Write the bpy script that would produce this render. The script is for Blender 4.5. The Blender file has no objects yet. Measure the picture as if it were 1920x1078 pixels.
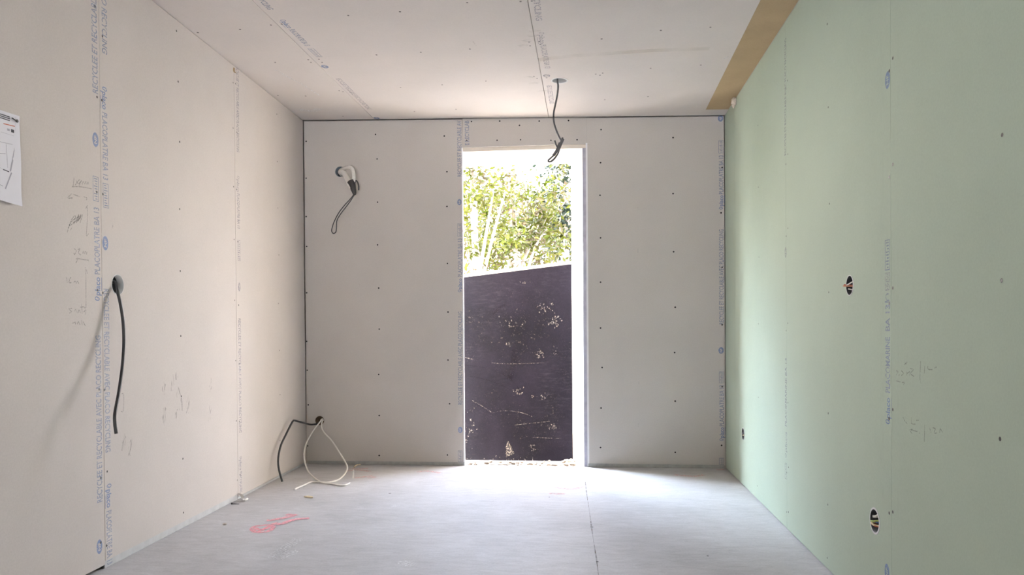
import bpy, bmesh, math, random
from mathutils import Vector, Matrix, noise as mnoise
random.seed(7)
C = bpy.context.scene.collection
sc = bpy.context.scene

# ------------------------------------------------------------------ camera, sky, sun, exposure
F, PYC = 1407.8, 539 + 96.09            # focal length and principal row in pixels of the 1920x1078 frame
CAM = Vector((0.0, -5.06108, 0.91063))
YAW, PIT, ROL = -0.09874, -0.00906, -0.00676
fwd = Vector((math.sin(YAW)*math.cos(PIT), math.cos(YAW)*math.cos(PIT), math.sin(PIT)))
_r = Vector((math.cos(YAW), -math.sin(YAW), 0)); _u = _r.cross(fwd)
rgt = math.cos(ROL)*_r + math.sin(ROL)*_u
upv = -math.sin(ROL)*_r + math.cos(ROL)*_u
cd = bpy.data.cameras.new('camera'); cam = bpy.data.objects.new('camera', cd); C.objects.link(cam)
cd.sensor_fit = 'HORIZONTAL'; cd.sensor_width = 36; cd.lens = F/1920*36
cd.shift_y = 96.09/1920; cd.clip_start = 0.05; cd.clip_end = 300
cam.matrix_world = Matrix(((rgt.x, upv.x, -fwd.x, CAM.x), (rgt.y, upv.y, -fwd.y, CAM.y), (rgt.z, upv.z, -fwd.z, CAM.z), (0, 0, 0, 1)))
sc.camera = cam

SKY_FRONT, SKY_REAR, GLOW = 48.0, 2.2, 100.0
w = bpy.data.worlds.new('sky'); sc.world = w; w.use_nodes = True
nt = w.node_tree; nt.nodes.clear()
def wn(t, **k):
    n = nt.nodes.new(t)
    for a, b in k.items(): setattr(n, a, b)
    return n
tc = wn('ShaderNodeTexCoord'); sp = wn('ShaderNodeSeparateXYZ')
nt.links.new(tc.outputs['Generated'], sp.inputs[0])
hz = wn('ShaderNodeMapRange'); hz.inputs[1].default_value = 0.0; hz.inputs[2].default_value = 0.55
nt.links.new(sp.outputs['Z'], hz.inputs[0])
mixc = wn('ShaderNodeMix', data_type='RGBA')
mixc.inputs[6].default_value = (1.12, 1.0, 0.87, 1); mixc.inputs[7].default_value = (0.23, 0.27, 0.40, 1)
nt.links.new(hz.outputs[0], mixc.inputs[0])
st = wn('ShaderNodeMapRange'); st.inputs[1].default_value = -0.35; st.inputs[2].default_value = 0.35
st.inputs[3].default_value = SKY_REAR; st.inputs[4].default_value = SKY_FRONT
nt.links.new(sp.outputs['Y'], st.inputs[0])
# brighter hazy patches of sky up to the left and right of the opening
prev = None
for gdir, wide, amt in (((-0.86, 0.47, 0.80), 33, GLOW), ((0.36, 0.85, 0.58), 34, GLOW*0.22)):
    gl = wn('ShaderNodeVectorMath', operation='DOT_PRODUCT'); gl.inputs[1].default_value = Vector(gdir).normalized()
    nt.links.new(tc.outputs['Generated'], gl.inputs[0])
    gr = wn('ShaderNodeMapRange', interpolation_type='SMOOTHSTEP'); gr.inputs[1].default_value = math.cos(math.radians(wide)); gr.inputs[2].default_value = math.cos(math.radians(6)); gr.inputs[4].default_value = amt
    nt.links.new(gl.outputs['Value'], gr.inputs[0])
    if prev is None: prev = gr.outputs[0]
    else:
        sm = wn('ShaderNodeMath', operation='ADD'); nt.links.new(prev, sm.inputs[0]); nt.links.new(gr.outputs[0], sm.inputs[1]); prev = sm.outputs[0]
bg2 = wn('ShaderNodeBackground'); bg2.inputs[0].default_value = (0.72, 0.86, 1.02, 1); nt.links.new(prev, bg2.inputs[1])
ad = wn('ShaderNodeAddShader')
bg = wn('ShaderNodeBackground'); out = wn('ShaderNodeOutputWorld')
nt.links.new(mixc.outputs[2], bg.inputs[0]); nt.links.new(st.outputs[0], bg.inputs[1]); nt.links.new(bg.outputs[0], ad.inputs[0]); nt.links.new(bg2.outputs[0], ad.inputs[1]); nt.links.new(ad.outputs[0], out.inputs[0])

sd = bpy.data.lights.new('sun', 'SUN'); sun = bpy.data.objects.new('sun', sd); C.objects.link(sun)
sd.energy = 58.0; sd.angle = math.radians(1.0); sd.color = (1.0, 0.95, 0.93)
sun.rotation_euler = Vector((-0.88, 0.40, 0.42)).to_track_quat('Z', 'Y').to_euler()
sun.location = (-9, 4.2, 5.5)

for nm, c, sx, sz, dy in (('daylight_portal', (-0.42, 0.02, 1.02), 0.86, 2.1, -1), ('daylight_portal', (-0.35, -6.92, 1.1), 2.2, 2.2, 1)):
    pd = bpy.data.lights.new(nm, 'AREA'); pd.shape = 'RECTANGLE'; pd.size = sx; pd.size_y = sz
    po = bpy.data.objects.new(nm, pd); C.objects.link(po); po.location = c
    po.rotation_euler = Vector((0, -dy, 0)).to_track_quat('Z', 'Y').to_euler()   # area lamps shine along -Z: into the room
    pd.cycles.is_portal = True
sc.view_settings.view_transform = 'Standard'; sc.view_settings.look = 'None'
sc.view_settings.exposure = 0.12; sc.view_settings.gamma = 1.0; sc.view_settings.use_curve_mapping = False
try:
    sc.cycles.use_denoising = True; sc.cycles.max_bounces = 14; sc.cycles.diffuse_bounces = 9
    sc.cycles.caustics_reflective = False; sc.cycles.caustics_refractive = False
    sc.cycles.sample_clamp_indirect = 12
except Exception: pass

# ------------------------------------------------------------------ the room's planes (metres)
XL, AL, XR, AR = -1.94892, -0.03462, 0.91197, 0.00345
HH, HY, HX = 2.34496, 0.00711, -0.02311
YB = -6.9                                # rear end of the room, behind the camera
def lx(y): return XL + AL*y
def rx(y): return XR + AR*y
def cz(x, y): return HH + HY*y + HX*x
PL = {'left': (Vector((XL, 0, 0)), Vector((1, -AL, 0)).normalized()),
      'right': (Vector((XR, 0, 0)), Vector((-1, AR, 0)).normalized()),
      'back': (Vector((0, 0, 0)), Vector((0, -1, 0))),
      'floor': (Vector((0, 0, 0)), Vector((0, 0, 1))),
      'ceil': (Vector((0, 0, HH)), Vector((HX, HY, -1)).normalized())}
def ray(px, py):
    return (fwd*F + rgt*(px-960) - upv*(py-PYC)).normalized()
def on(plane, px, py, off=0.0):
    o, n = PL[plane]; d = ray(px, py); o = o + n*off
    return CAM + d*((o-CAM).dot(n)/d.dot(n))
def aty(px, py, y):
    d = ray(px, py); return CAM + d*((y-CAM.y)/d.y)
def wpt(side, s, z, off=0.0):
    o, n = PL[side]
    p = Vector((lx(s), s, z)) if side == 'left' else Vector((rx(s), s, z)) if side == 'right' else Vector((s, 0, z))
    return p + n*off

# ------------------------------------------------------------------ materials
MATS = {}
def mat(name, col, rough=0.85, var=0.0, scale=8.0, fine=0.0, fscale=250.0, bump=0.0, bscale=300.0, col2=None, spec=0.3, metal=0.0, stretch=None):
    if name in MATS: return MATS[name]
    m = bpy.data.materials.new(name); m.use_nodes = True; t = m.node_tree; N, L = t.nodes, t.links
    b = N['Principled BSDF']; b.inputs['Roughness'].default_value = rough
    b.inputs['Specular IOR Level'].default_value = spec; b.inputs['Metallic'].default_value = metal
    co = N.new('ShaderNodeTexCoord'); vec = co.outputs['Object']
    if stretch:
        mp = N.new('ShaderNodeMapping'); mp.inputs['Scale'].default_value = stretch; L.new(vec, mp.inputs[0]); vec = mp.outputs[0]
    c1 = tuple(col)+(1,)
    c2 = tuple(col2)+(1,) if col2 else tuple(max(0, x*(1-var)) for x in col)+(1,)
    nz = N.new('ShaderNodeTexNoise'); nz.inputs['Scale'].default_value = scale; nz.inputs['Detail'].default_value = 6; nz.inputs['Roughness'].default_value = 0.6
    L.new(vec, nz.inputs['Vector'])
    cr = N.new('ShaderNodeMapRange'); cr.inputs[1].default_value = 0.35; cr.inputs[2].default_value = 0.68
    L.new(nz.outputs['Fac'], cr.inputs[0])
    mx = N.new('ShaderNodeMix'); mx.data_type = 'RGBA'; mx.inputs[6].default_value = c1; mx.inputs[7].default_value = c2
    L.new(cr.outputs[0], mx.inputs[0]); cout = mx.outputs[2]
    if fine > 0:
        nf = N.new('ShaderNodeTexNoise'); nf.inputs['Scale'].default_value = fscale; nf.inputs['Detail'].default_value = 3; L.new(vec, nf.inputs['Vector'])
        fr = N.new('ShaderNodeMapRange'); fr.inputs[1].default_value = 0.3; fr.inputs[2].default_value = 0.7
        fr.inputs[3].default_value = 1-fine; fr.inputs[4].default_value = 1+fine; L.new(nf.outputs['Fac'], fr.inputs[0])
        mm = N.new('ShaderNodeMix'); mm.data_type = 'RGBA'; mm.blend_type = 'MULTIPLY'; mm.inputs[0].default_value = 1
        L.new(cout, mm.inputs[6]); L.new(fr.outputs[0], mm.inputs[7]); cout = mm.outputs[2]
    L.new(cout, b.inputs['Base Color'])
    if bump > 0:
        nb = N.new('ShaderNodeTexNoise'); nb.inputs['Scale'].default_value = bscale; nb.inputs['Detail'].default_value = 4; L.new(vec, nb.inputs['Vector'])
        bp = N.new('ShaderNodeBump'); bp.inputs['Strength'].default_value = bump; bp.inputs['Distance'].default_value = 0.002
        L.new(nb.outputs['Fac'], bp.inputs['Height']); L.new(bp.outputs[0], b.inputs['Normal'])
    MATS[name] = m; return m
def faded(name, col, amount, scale=60.0, lo=0.4, hi=0.6, stretch=(1, 1, 1)):
    """worn paint, pencil or dust: breaks up into nothing where a noise is low"""
    if name in MATS: return MATS[name]
    m = mat(name, col, 0.9, 0.1); t = m.node_tree; N, L = t.nodes, t.links
    b = N['Principled BSDF']; co = N.new('ShaderNodeTexCoord')
    mp = N.new('ShaderNodeMapping'); mp.inputs['Scale'].default_value = stretch; L.new(co.outputs['Object'], mp.inputs[0])
    nz = N.new('ShaderNodeTexNoise'); nz.inputs['Scale'].default_value = scale; nz.inputs['Detail'].default_value = 5; L.new(mp.outputs[0], nz.inputs['Vector'])
    mr = N.new('ShaderNodeMapRange'); mr.inputs[1].default_value = lo; mr.inputs[2].default_value = hi; mr.inputs[3].default_value = 0; mr.inputs[4].default_value = amount
    L.new(nz.outputs['Fac'], mr.inputs[0]); L.new(mr.outputs[0], b.inputs['Alpha'])
    return m

PAPER = mat('plasterboard_paper', (0.535, 0.497, 0.476), 0.95, 0.05, 3.0, 0.035, 170, 0.05, 500, spec=0.1)
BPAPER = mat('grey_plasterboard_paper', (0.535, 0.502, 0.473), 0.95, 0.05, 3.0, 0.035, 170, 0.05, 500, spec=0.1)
CPAPER = mat('ceiling_board_paper', (0.625, 0.580, 0.556), 0.95, 0.04, 3.0, 0.025, 170, 0.05, 500, spec=0.1)
GREEN = mat('moisture_board_paper', (0.388, 0.460, 0.380), 0.9, 0.05, 2.5, 0.03, 170, 0.05, 500, spec=0.15)
GAP = mat('tan_joint_backing', (0.33, 0.25, 0.17), 0.95, 0.2, 20)  # tan backing that shows in the open board joints
DARK = mat('dark_cavity', (0.03, 0.028, 0.026), 0.95, 0.2, 20)
INK = faded('blue_print_ink', (0.40, 0.47, 0.66), 0.5, 220, 0.25, 0.5)
INKB = faded('strong_blue_ink', (0.26, 0.36, 0.64), 0.62, 220, 0.2, 0.5)
INKP = faded('pale_violet_ink', (0.45, 0.44, 0.60), 0.42, 220, 0.3, 0.55)
SCREW = mat('screw_head', (0.018, 0.016, 0.015), 0.5, 0.2, 40)
HALO = mat('torn_paper_dimple', (0.56, 0.53, 0.50), 0.95, 0.1, 40)
PENCIL = faded('pencil_lead', (0.26, 0.24, 0.23), 0.45, 200, 0.32, 0.55)
SCUFF = faded('grey_scuff', (0.28, 0.26, 0.24), 0.35, 70, 0.45, 0.68, (1, 1, 0.35))
BLACKC = mat('black_cable_sheath', (0.030, 0.031, 0.034), 0.4, 0.3, 60, spec=0.5)
GREYC = mat('grey_cable_sheath', (0.10, 0.10, 0.105), 0.42, 0.3, 60, spec=0.5)
WHITEC = mat('white_cable_sheath', (0.80, 0.78, 0.74), 0.5, 0.1, 60)
TAPE = mat('black_tape', (0.022, 0.022, 0.024), 0.35, 0.4, 90, bump=0.5, bscale=90, spec=0.6)
BOX = mat('grey_box_plastic', (0.58, 0.59, 0.60), 0.5, 0.1, 30)
BOXD = mat('dark_box_plastic', (0.03, 0.032, 0.036), 0.5, 0.2, 30)
BOXB = mat('blue_grey_plastic', (0.16, 0.19, 0.22), 0.5, 0.2, 30)
CORE = mat('brown_cavity_foam', (0.16, 0.115, 0.075), 0.95, 0.5, 60, bump=0.8, bscale=120)
WOOD = mat('pale_raw_wood', (0.80, 0.73, 0.63), 0.7, 0.2, 6.0, 0.04, 90, stretch=(8, 8, 1))
WOODH = mat('pale_raw_wood_head', (0.80, 0.73, 0.64), 0.7, 0.15, 6.0, 0.04, 90, stretch=(1, 8, 8))
EDGE = mat('lavender_gap_shade', (0.42, 0.42, 0.50), 0.5, 0.2, 20)  # added strip: bluish shade of the gap beside the lining, put into its colour
LATH = mat('beige_lath', (0.42, 0.36, 0.30), 0.8, 0.2, 20)
SILL = mat('dusty_sill', (0.24, 0.21, 0.18), 0.95, 0.4, 14)
MASON = mat('grey_masonry', (0.42, 0.40, 0.38), 0.95, 0.2, 9, 0.08, 120, 0.3, 120)
BEAD = mat('white_corner_bead', (0.80, 0.80, 0.82), 0.45, 0.05, 20, spec=0.5)
FOIL = mat('grey_blue_sill_band', (0.47, 0.48, 0.49), 0.5, 0.15, 25, spec=0.4)
FOILB = mat('grey_sill_strip', (0.40, 0.40, 0.39), 0.6, 0.2, 25)
KRAFT = mat('ochre_board_back', (0.43, 0.325, 0.20), 0.95, 0.10, 5, 0.04, 170, spec=0.1)
SHEET = mat('white_paper', (0.66, 0.66, 0.72), 0.8, 0.02, 10)
GREYINK = mat('grey_print', (0.36, 0.36, 0.42), 0.9, 0.1, 60)
DKINK = mat('dark_print', (0.07, 0.07, 0.08), 0.9, 0.1, 60)
COPPER = mat('copper_wire', (0.55, 0.28, 0.18), 0.35, 0.2, 60, metal=0.8)
YGREEN = mat('yellow_green_wire', (0.55, 0.55, 0.12), 0.5, 0.3, 150, col2=(0.16, 0.36, 0.10))
BLUEW = mat('blue_wire', (0.06, 0.12, 0.25), 0.5, 0.2, 60)
REDW = mat('red_wire', (0.45, 0.13, 0.08), 0.5, 0.2, 60)
STEEL = mat('dull_steel', (0.45, 0.43, 0.40), 0.4, 0.2, 60, metal=0.6)
PLASTER = mat('plaster_lump', (0.66, 0.60, 0.54), 0.95, 0.15, 60, bump=0.5, bscale=150)
CHIP = mat('wood_chip', (0.75, 0.64, 0.44), 0.9, 0.2, 60)
GROUND = mat('sunlit_gravel', (0.62, 0.58, 0.53), 0.95, 0.2, 5, 0.12, 60)
BARK = mat('pale_bark', (0.42, 0.36, 0.30), 0.9, 0.3, 14)
RUBB = mat('pale_rubble', (0.26, 0.22, 0.18), 0.95, 0.5, 40, bump=0.6, bscale=90)
PINK = faded('pink_marking_spray', (0.86, 0.40, 0.44), 1.0, 60, 0.40, 0.50, (1, 3, 1))
PINKF = faded('faint_pink_spray', (0.72, 0.44, 0.42), 1.0, 60, 0.46, 0.56, (1, 3, 1))
CRACK = faded('floor_joint', (0.38, 0.32, 0.27), 0.5, 20, 0.30, 0.55)
DUST = faded('white_plaster_dust', (0.74, 0.74, 0.75), 1.0, 55, 0.50, 0.56, (1.5, 4, 1))
STAIN = faded('ochre_stain', (0.95, 0.76, 0.46), 0.16, 5, 0.30, 0.62)
SMEAR = faded('ceiling_smear', (0.40, 0.36, 0.32), 0.22, 30, 0.42, 0.70, (1, 3, 1))

def floor_material():
    m = mat('concrete_screed', (0.495, 0.487, 0.50), 0.62, 0.22, 2.2, 0.06, 120, 0.12, 90, col2=(0.41, 0.40, 0.405), spec=0.35)
    t = m.node_tree; N, L = t.nodes, t.links; b = N['Principled BSDF']
    co = N.new('ShaderNodeTexCoord')
    mp = N.new('ShaderNodeMapping'); mp.inputs['Scale'].default_value = (1.6, 5.5, 1); mp.inputs['Rotation'].default_value = (0, 0, 0.25); L.new(co.outputs['Object'], mp.inputs[0])
    n1 = N.new('ShaderNodeTexNoise'); n1.inputs['Scale'].default_value = 6; n1.inputs['Detail'].default_value = 9; n1.inputs['Roughness'].default_value = 0.72; n1.inputs['Distortion'].default_value = 0.9; L.new(mp.outputs[0], n1.inputs['Vector'])
    r1 = N.new('ShaderNodeMapRange'); r1.inputs[1].default_value = 0.3; r1.inputs[2].default_value = 0.72; r1.inputs[3].default_value = 0.86; r1.inputs[4].default_value = 1.14; L.new(n1.outputs['Fac'], r1.inputs[0])
    src = b.inputs['Base Color'].links[0].from_socket
    mm = N.new('ShaderNodeMix'); mm.data_type = 'RGBA'; mm.blend_type = 'MULTIPLY'; mm.inputs[0].default_value = 1
    L.new(src, mm.inputs[6]); L.new(r1.outputs[0], mm.inputs[7]); L.new(mm.outputs[2], b.inputs['Base Color'])
    return m
SCREED = floor_material()

def board_material():
    """black film-faced plywood: scratches, plaster splashes, pale scuffs"""
    m = mat('black_film_plywood', (0.0125, 0.0095, 0.0150), 0.42, 0, 2.6, 0.2, 150, spec=0.14, col2=(0.0050, 0.0038, 0.0060))
    t = m.node_tree; N, L = t.nodes, t.links; b = N['Principled BSDF']; co = N.new('ShaderNodeTexCoord')
    src = b.inputs['Base Color'].links[0].from_socket
    def layer(src, scale, lo, hi, col, amt, stretch=(1, 1, 1), mscale=2.0, mlo=0.45, mhi=0.65, det=4):
        mp = N.new('ShaderNodeMapping'); mp.inputs['Scale'].default_value = stretch; L.new(co.outputs['Object'], mp.inputs[0])
        nz = N.new('ShaderNodeTexNoise'); nz.inputs['Scale'].default_value = scale; nz.inputs['Detail'].default_value = det; nz.inputs['Roughness'].default_value = 0.7; L.new(mp.outputs[0], nz.inputs['Vector'])
        a = N.new('ShaderNodeMapRange'); a.inputs[1].default_value = lo; a.inputs[2].default_value = hi; a.inputs[4].default_value = amt; L.new(nz.outputs['Fac'], a.inputs[0])
        nm = N.new('ShaderNodeTexNoise'); nm.inputs['Scale'].default_value = mscale; nm.inputs['Detail'].default_value = 2; L.new(co.outputs['Object'], nm.inputs['Vector'])
        c = N.new('ShaderNodeMapRange'); c.inputs[1].default_value = mlo; c.inputs[2].default_value = mhi; L.new(nm.outputs['Fac'], c.inputs[0])
        mu = N.new('ShaderNodeMath'); mu.operation = 'MULTIPLY'; L.new(a.outputs[0], mu.inputs[0]); L.new(c.outputs[0], mu.inputs[1])
        mx = N.new('ShaderNodeMix'); mx.data_type = 'RGBA'; mx.inputs[7].default_value = tuple(col)+(1,)
        L.new(mu.outputs[0], mx.inputs[0]); L.new(src, mx.inputs[6]); return mx.outputs[2]
    s = layer(src, 14, 0.5, 0.75, (0.035, 0.030, 0.037), 0.6, (1, 1, 4))                       # horizontal scuffs
    s = layer(s, 55, 0.60, 0.70, (0.13, 0.105, 0.085), 0.8, (1, 1, 1), 2.6, 0.52, 0.66)         # plaster flecks
    s = layer(s, 150, 0.64, 0.72, (0.15, 0.125, 0.10), 0.8, (1, 1, 1), 3.3, 0.45, 0.62)        # fine dots
    L.new(s, b.inputs['Base Color'])
    return m
FILM = board_material()
def leaf_mat(name, c1, c2):
    m = mat(name, c1, 0.55, 0, 3.0, col2=c2, spec=0.25); t = m.node_tree; N, L = t.nodes, t.links
    b = N['Principled BSDF']; tr = N.new('ShaderNodeBsdfTranslucent'); mx = N.new('ShaderNodeMixShader'); mx.inputs[0].default_value = 0.35
    L.new(b.inputs['Base Color'].links[0].from_socket, tr.inputs[0])
    o = [n for n in N if n.type == 'OUTPUT_MATERIAL'][0]
    L.new(b.outputs[0], mx.inputs[1]); L.new(tr.outputs[0], mx.inputs[2]); L.new(mx.outputs[0], o.inputs[0]); return m
LEAFY = leaf_mat('yellow_green_leaf', (0.046, 0.060, 0.0040), (0.085, 0.080, 0.012))
LEAFT = leaf_mat('tan_dry_leaf', (0.100, 0.068, 0.042), (0.062, 0.062, 0.010))
LEAFD = leaf_mat('dark_green_leaf', (0.012, 0.020, 0.012), (0.022, 0.029, 0.016))

# ------------------------------------------------------------------ mesh helpers
def tagit(o, label=None, cat=None, group=None, kind=None):
    if label: o['label'] = label
    if cat: o['category'] = cat
    if group: o['group'] = group
    if kind: o['kind'] = kind
    return o
class MB:
    """collects geometry with material slots, links it as one object"""
    def __init__(s): s.bm = bmesh.new(); s.mats = []
    def slot(s, m):
        if m not in s.mats: s.mats.append(m)
        return s.mats.index(m)
    def poly(s, pts, m):
        f = s.bm.faces.new([s.bm.verts.new(p) for p in pts]); f.material_index = s.slot(m); return f
    def prism(s, pts, vec, m):
        a = [s.bm.verts.new(p) for p in pts]; b = [s.bm.verts.new(Vector(p)+vec) for p in pts]; i = s.slot(m); n = len(a)
        fs = [s.bm.faces.new(a), s.bm.faces.new(b[::-1])] + [s.bm.faces.new((a[k], b[k], b[(k+1) % n], a[(k+1) % n])) for k in range(n)]
        for f in fs: f.material_index = i
        bmesh.ops.recalc_face_normals(s.bm, faces=fs)
    def box(s, lo, hi, m):
        (x0, y0, z0), (x1, y1, z1) = lo, hi
        s.prism([(x0, y0, z0), (x1, y0, z0), (x1, y1, z0), (x0, y1, z0)], Vector((0, 0, z1-z0)), m)
    def tube(s, pts, r, m, seg=10, sub=6, cap=True, flat=None, ridge=0):
        P_ = spline(pts, sub) if sub > 1 else [Vector(p) for p in pts]
        i = s.slot(m); rings = []; n = len(P_); prev = None
        for k, p in enumerate(P_):
            t = (P_[min(k+1, n-1)] - P_[max(k-1, 0)]).normalized()
            if prev is None:
                a = Vector((0, 0, 1)) if abs(t.z) < 0.9 else Vector((1, 0, 0)); u = (a - t*a.dot(t)).normalized()
            else: u = (prev - t*prev.dot(t)).normalized()
            prev = u; v = t.cross(u)
            rr = r(k/(n-1)) if callable(r) else r
            if ridge and k % 2: rr *= 1-ridge
            fl = flat or 1.0
            rings.append([s.bm.verts.new(p + u*rr*math.cos(2*math.pi*q/seg) + v*rr*fl*math.sin(2*math.pi*q/seg)) for q in range(seg)])
        for k in range(n-1):
            for q in range(seg):
                f = s.bm.faces.new((rings[k][q], rings[k][(q+1) % seg], rings[k+1][(q+1) % seg], rings[k+1][q])); f.material_index = i; f.smooth = True
        if cap:
            for f in (s.bm.faces.new(rings[0][::-1]), s.bm.faces.new(rings[-1])): f.material_index = i
    def ribbon(s, pts, wd, n, m, sub=4):
        """a flat stroke lying on a surface of normal n"""
        P_ = spline(pts, sub) if sub > 1 else [Vector(p) for p in pts]
        i = s.slot(m); L_ = []
        for k, p in enumerate(P_):
            t = (P_[min(k+1, len(P_)-1)] - P_[max(k-1, 0)])
            if t.length < 1e-9: t = Vector((1, 0, 0))
            b = n.cross(t.normalized()); ww = wd(k/(len(P_)-1)) if callable(wd) else wd
            L_.append((s.bm.verts.new(p + b*ww/2), s.bm.verts.new(p - b*ww/2)))
        for k in range(len(L_)-1):
            f = s.bm.faces.new((L_[k][0], L_[k+1][0], L_[k+1][1], L_[k][1])); f.material_index = i
    def disc(s, c, n, r, m, seg=10, ax=None, ry=None):
        a = ax or (Vector((0, 0, 1)) if abs(n.z) < 0.9 else Vector((1, 0, 0))); u = (a - n*a.dot(n)).normalized(); v = n.cross(u); ry = ry or r
        s.poly([c + u*r*math.cos(2*math.pi*q/seg) + v*ry*math.sin(2*math.pi*q/seg) for q in range(seg)], m)
    def lump(s, c, r, m, seed=0, squash=(1, 1, 1), sub=2):
        i = s.slot(m); g = bmesh.ops.create_icosphere(s.bm, subdivisions=sub, radius=1)
        for v in g['verts']:
            k = 1 + 0.45*mnoise.noise(v.co*1.7 + Vector((seed*3.1, seed*1.7, seed)))
            v.co = Vector(c) + Vector((v.co.x*squash[0], v.co.y*squash[1], v.co.z*squash[2]))*r*k
        for f in {f for v in g['verts'] for f in v.link_faces}: f.material_index = i
    def text(s, body, p0, p1, h, n, m, mirror=False):
        """lettering from p0 to p1 on a surface of outward normal n, letter height h"""
        cu = bpy.data.curves.new('lettering', 'FONT'); cu.body = body; cu.resolution_u = 2; cu.offset = 0.022
        to = bpy.data.objects.new('lettering', cu); C.objects.link(to); bpy.context.view_layer.update()
        me = to.evaluated_get(bpy.context.evaluated_depsgraph_get()).to_mesh()
        xs = [v.co.x for v in me.vertices]
        x0, x1 = min(xs), max(xs); d = Vector(p1)-Vector(p0); ln = d.length; d = d/ln; up = Vector(n).cross(d)
        sx = ln/(x1-x0); sy = h/0.73; i = s.slot(m)
        vs = [s.bm.verts.new(Vector(p0) + d*((v.co.x-x0)*sx) + up*(v.co.y*sy)) for v in me.vertices]
        for p in me.polygons:
            try: s.bm.faces.new([vs[k] for k in p.vertices]).material_index = i
            except ValueError: pass
        to.evaluated_get(bpy.context.evaluated_depsgraph_get()).to_mesh_clear()
        bpy.data.objects.remove(to); bpy.data.curves.remove(cu)
    def cup(s, c, n, r, depth, m_wall, m_floor, m_rim, rim=0.004, seg=28, proud=0.0015):
        """round recessed box: rim ring proud of the surface, wall and bottom inside"""
        a = Vector((0, 0, 1)) if abs(n.z) < 0.9 else Vector((1, 0, 0)); u = (a - n*a.dot(n)).normalized(); v = n.cross(u)
        def ring(rr, o): return [s.bm.verts.new(c + n*o + (u*math.cos(2*math.pi*q/seg) + v*math.sin(2*math.pi*q/seg))*rr) for q in range(seg)]
        R = [ring(r+rim, -0.001), ring(r+rim, proud), ring(r, proud), ring(r, -depth)]
        for k, m in enumerate((m_rim, m_rim, m_wall)):
            for q in range(seg):
                f = s.bm.faces.new((R[k][q], R[k][(q+1) % seg], R[k+1][(q+1) % seg], R[k+1][q])); f.material_index = s.slot(m); f.smooth = k == 2
        s.bm.faces.new(R[3]).material_index = s.slot(m_floor)
    def build(s, name, parent=None, origin=None):
        me = bpy.data.meshes.new(name)
        if origin is not None: bmesh.ops.translate(s.bm, verts=s.bm.verts, vec=-Vector(origin))
        s.bm.to_mesh(me); s.bm.free()
        for m in s.mats: me.materials.append(m)
        o = bpy.data.objects.new(name, me); C.objects.link(o)
        if origin is not None: o.location = origin
        if parent: 
            o.parent = parent
            if origin is None: o.location = -parent.location
            else: o.location = Vector(origin)-parent.location
        return o
def spline(pts, sub):
    P_ = [Vector(p) for p in pts]; out = []; n = len(P_)
    for k in range(n-1):
        a, b, c, d = P_[max(k-1, 0)], P_[k], P_[k+1], P_[min(k+2, n-1)]
        for j in range(sub):
            t = j/sub
            out.append(0.5*((2*b) + (c-a)*t + (2*a-5*b+4*c-d)*t*t + (3*b-a-3*c+d)*t**3))
    out.append(P_[-1]); return out
def empty(name, loc, label, cat, group=None):
    o = bpy.data.objects.new(name, None); C.objects.link(o); o.location = loc; o.empty_display_size = 0.05
    return tagit(o, label, cat, group)
def cut_holes(o, holes):
    """round openings through a board, one boolean each"""
    for c, n, r in holes:
        b = MB(); a = Vector((0, 0, 1)) if abs(n.z) < 0.9 else Vector((1, 0, 0)); u = (a - n*a.dot(n)).normalized(); v = n.cross(u)
        b.prism([Vector(c) - n*0.1 + (u*math.cos(2*math.pi*q/28) + v*math.sin(2*math.pi*q/28))*r for q in range(28)], n*0.2, PAPER)
        k = b.build('cutter'); md = o.modifiers.new('hole', 'BOOLEAN'); md.operation = 'DIFFERENCE'; md.object = k; md.solver = 'EXACT'
        bpy.context.view_layer.update()
        me = bpy.data.meshes.new_from_object(o.evaluated_get(bpy.context.evaluated_depsgraph_get()))
        o.modifiers.clear(); old = o.data; o.data = me; bpy.data.meshes.remove(old); km = k.data; bpy.data.objects.remove(k); bpy.data.meshes.remove(km)
def add_extras(o, mb):
    """joins printing, screws and marks into the board's own mesh"""
    bm = bmesh.new(); bm.from_mesh(o.data); me2 = bpy.data.meshes.new('tmp'); 
    base = len(o.data.materials)
    for f in mb.bm.faces: f.material_index += base
    mb.bm.to_mesh(me2); mb.bm.free(); bm.from_mesh(me2); bm.to_mesh(o.data); bm.free(); bpy.data.meshes.remove(me2)
    for m in mb.mats: o.data.materials.append(m)

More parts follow.
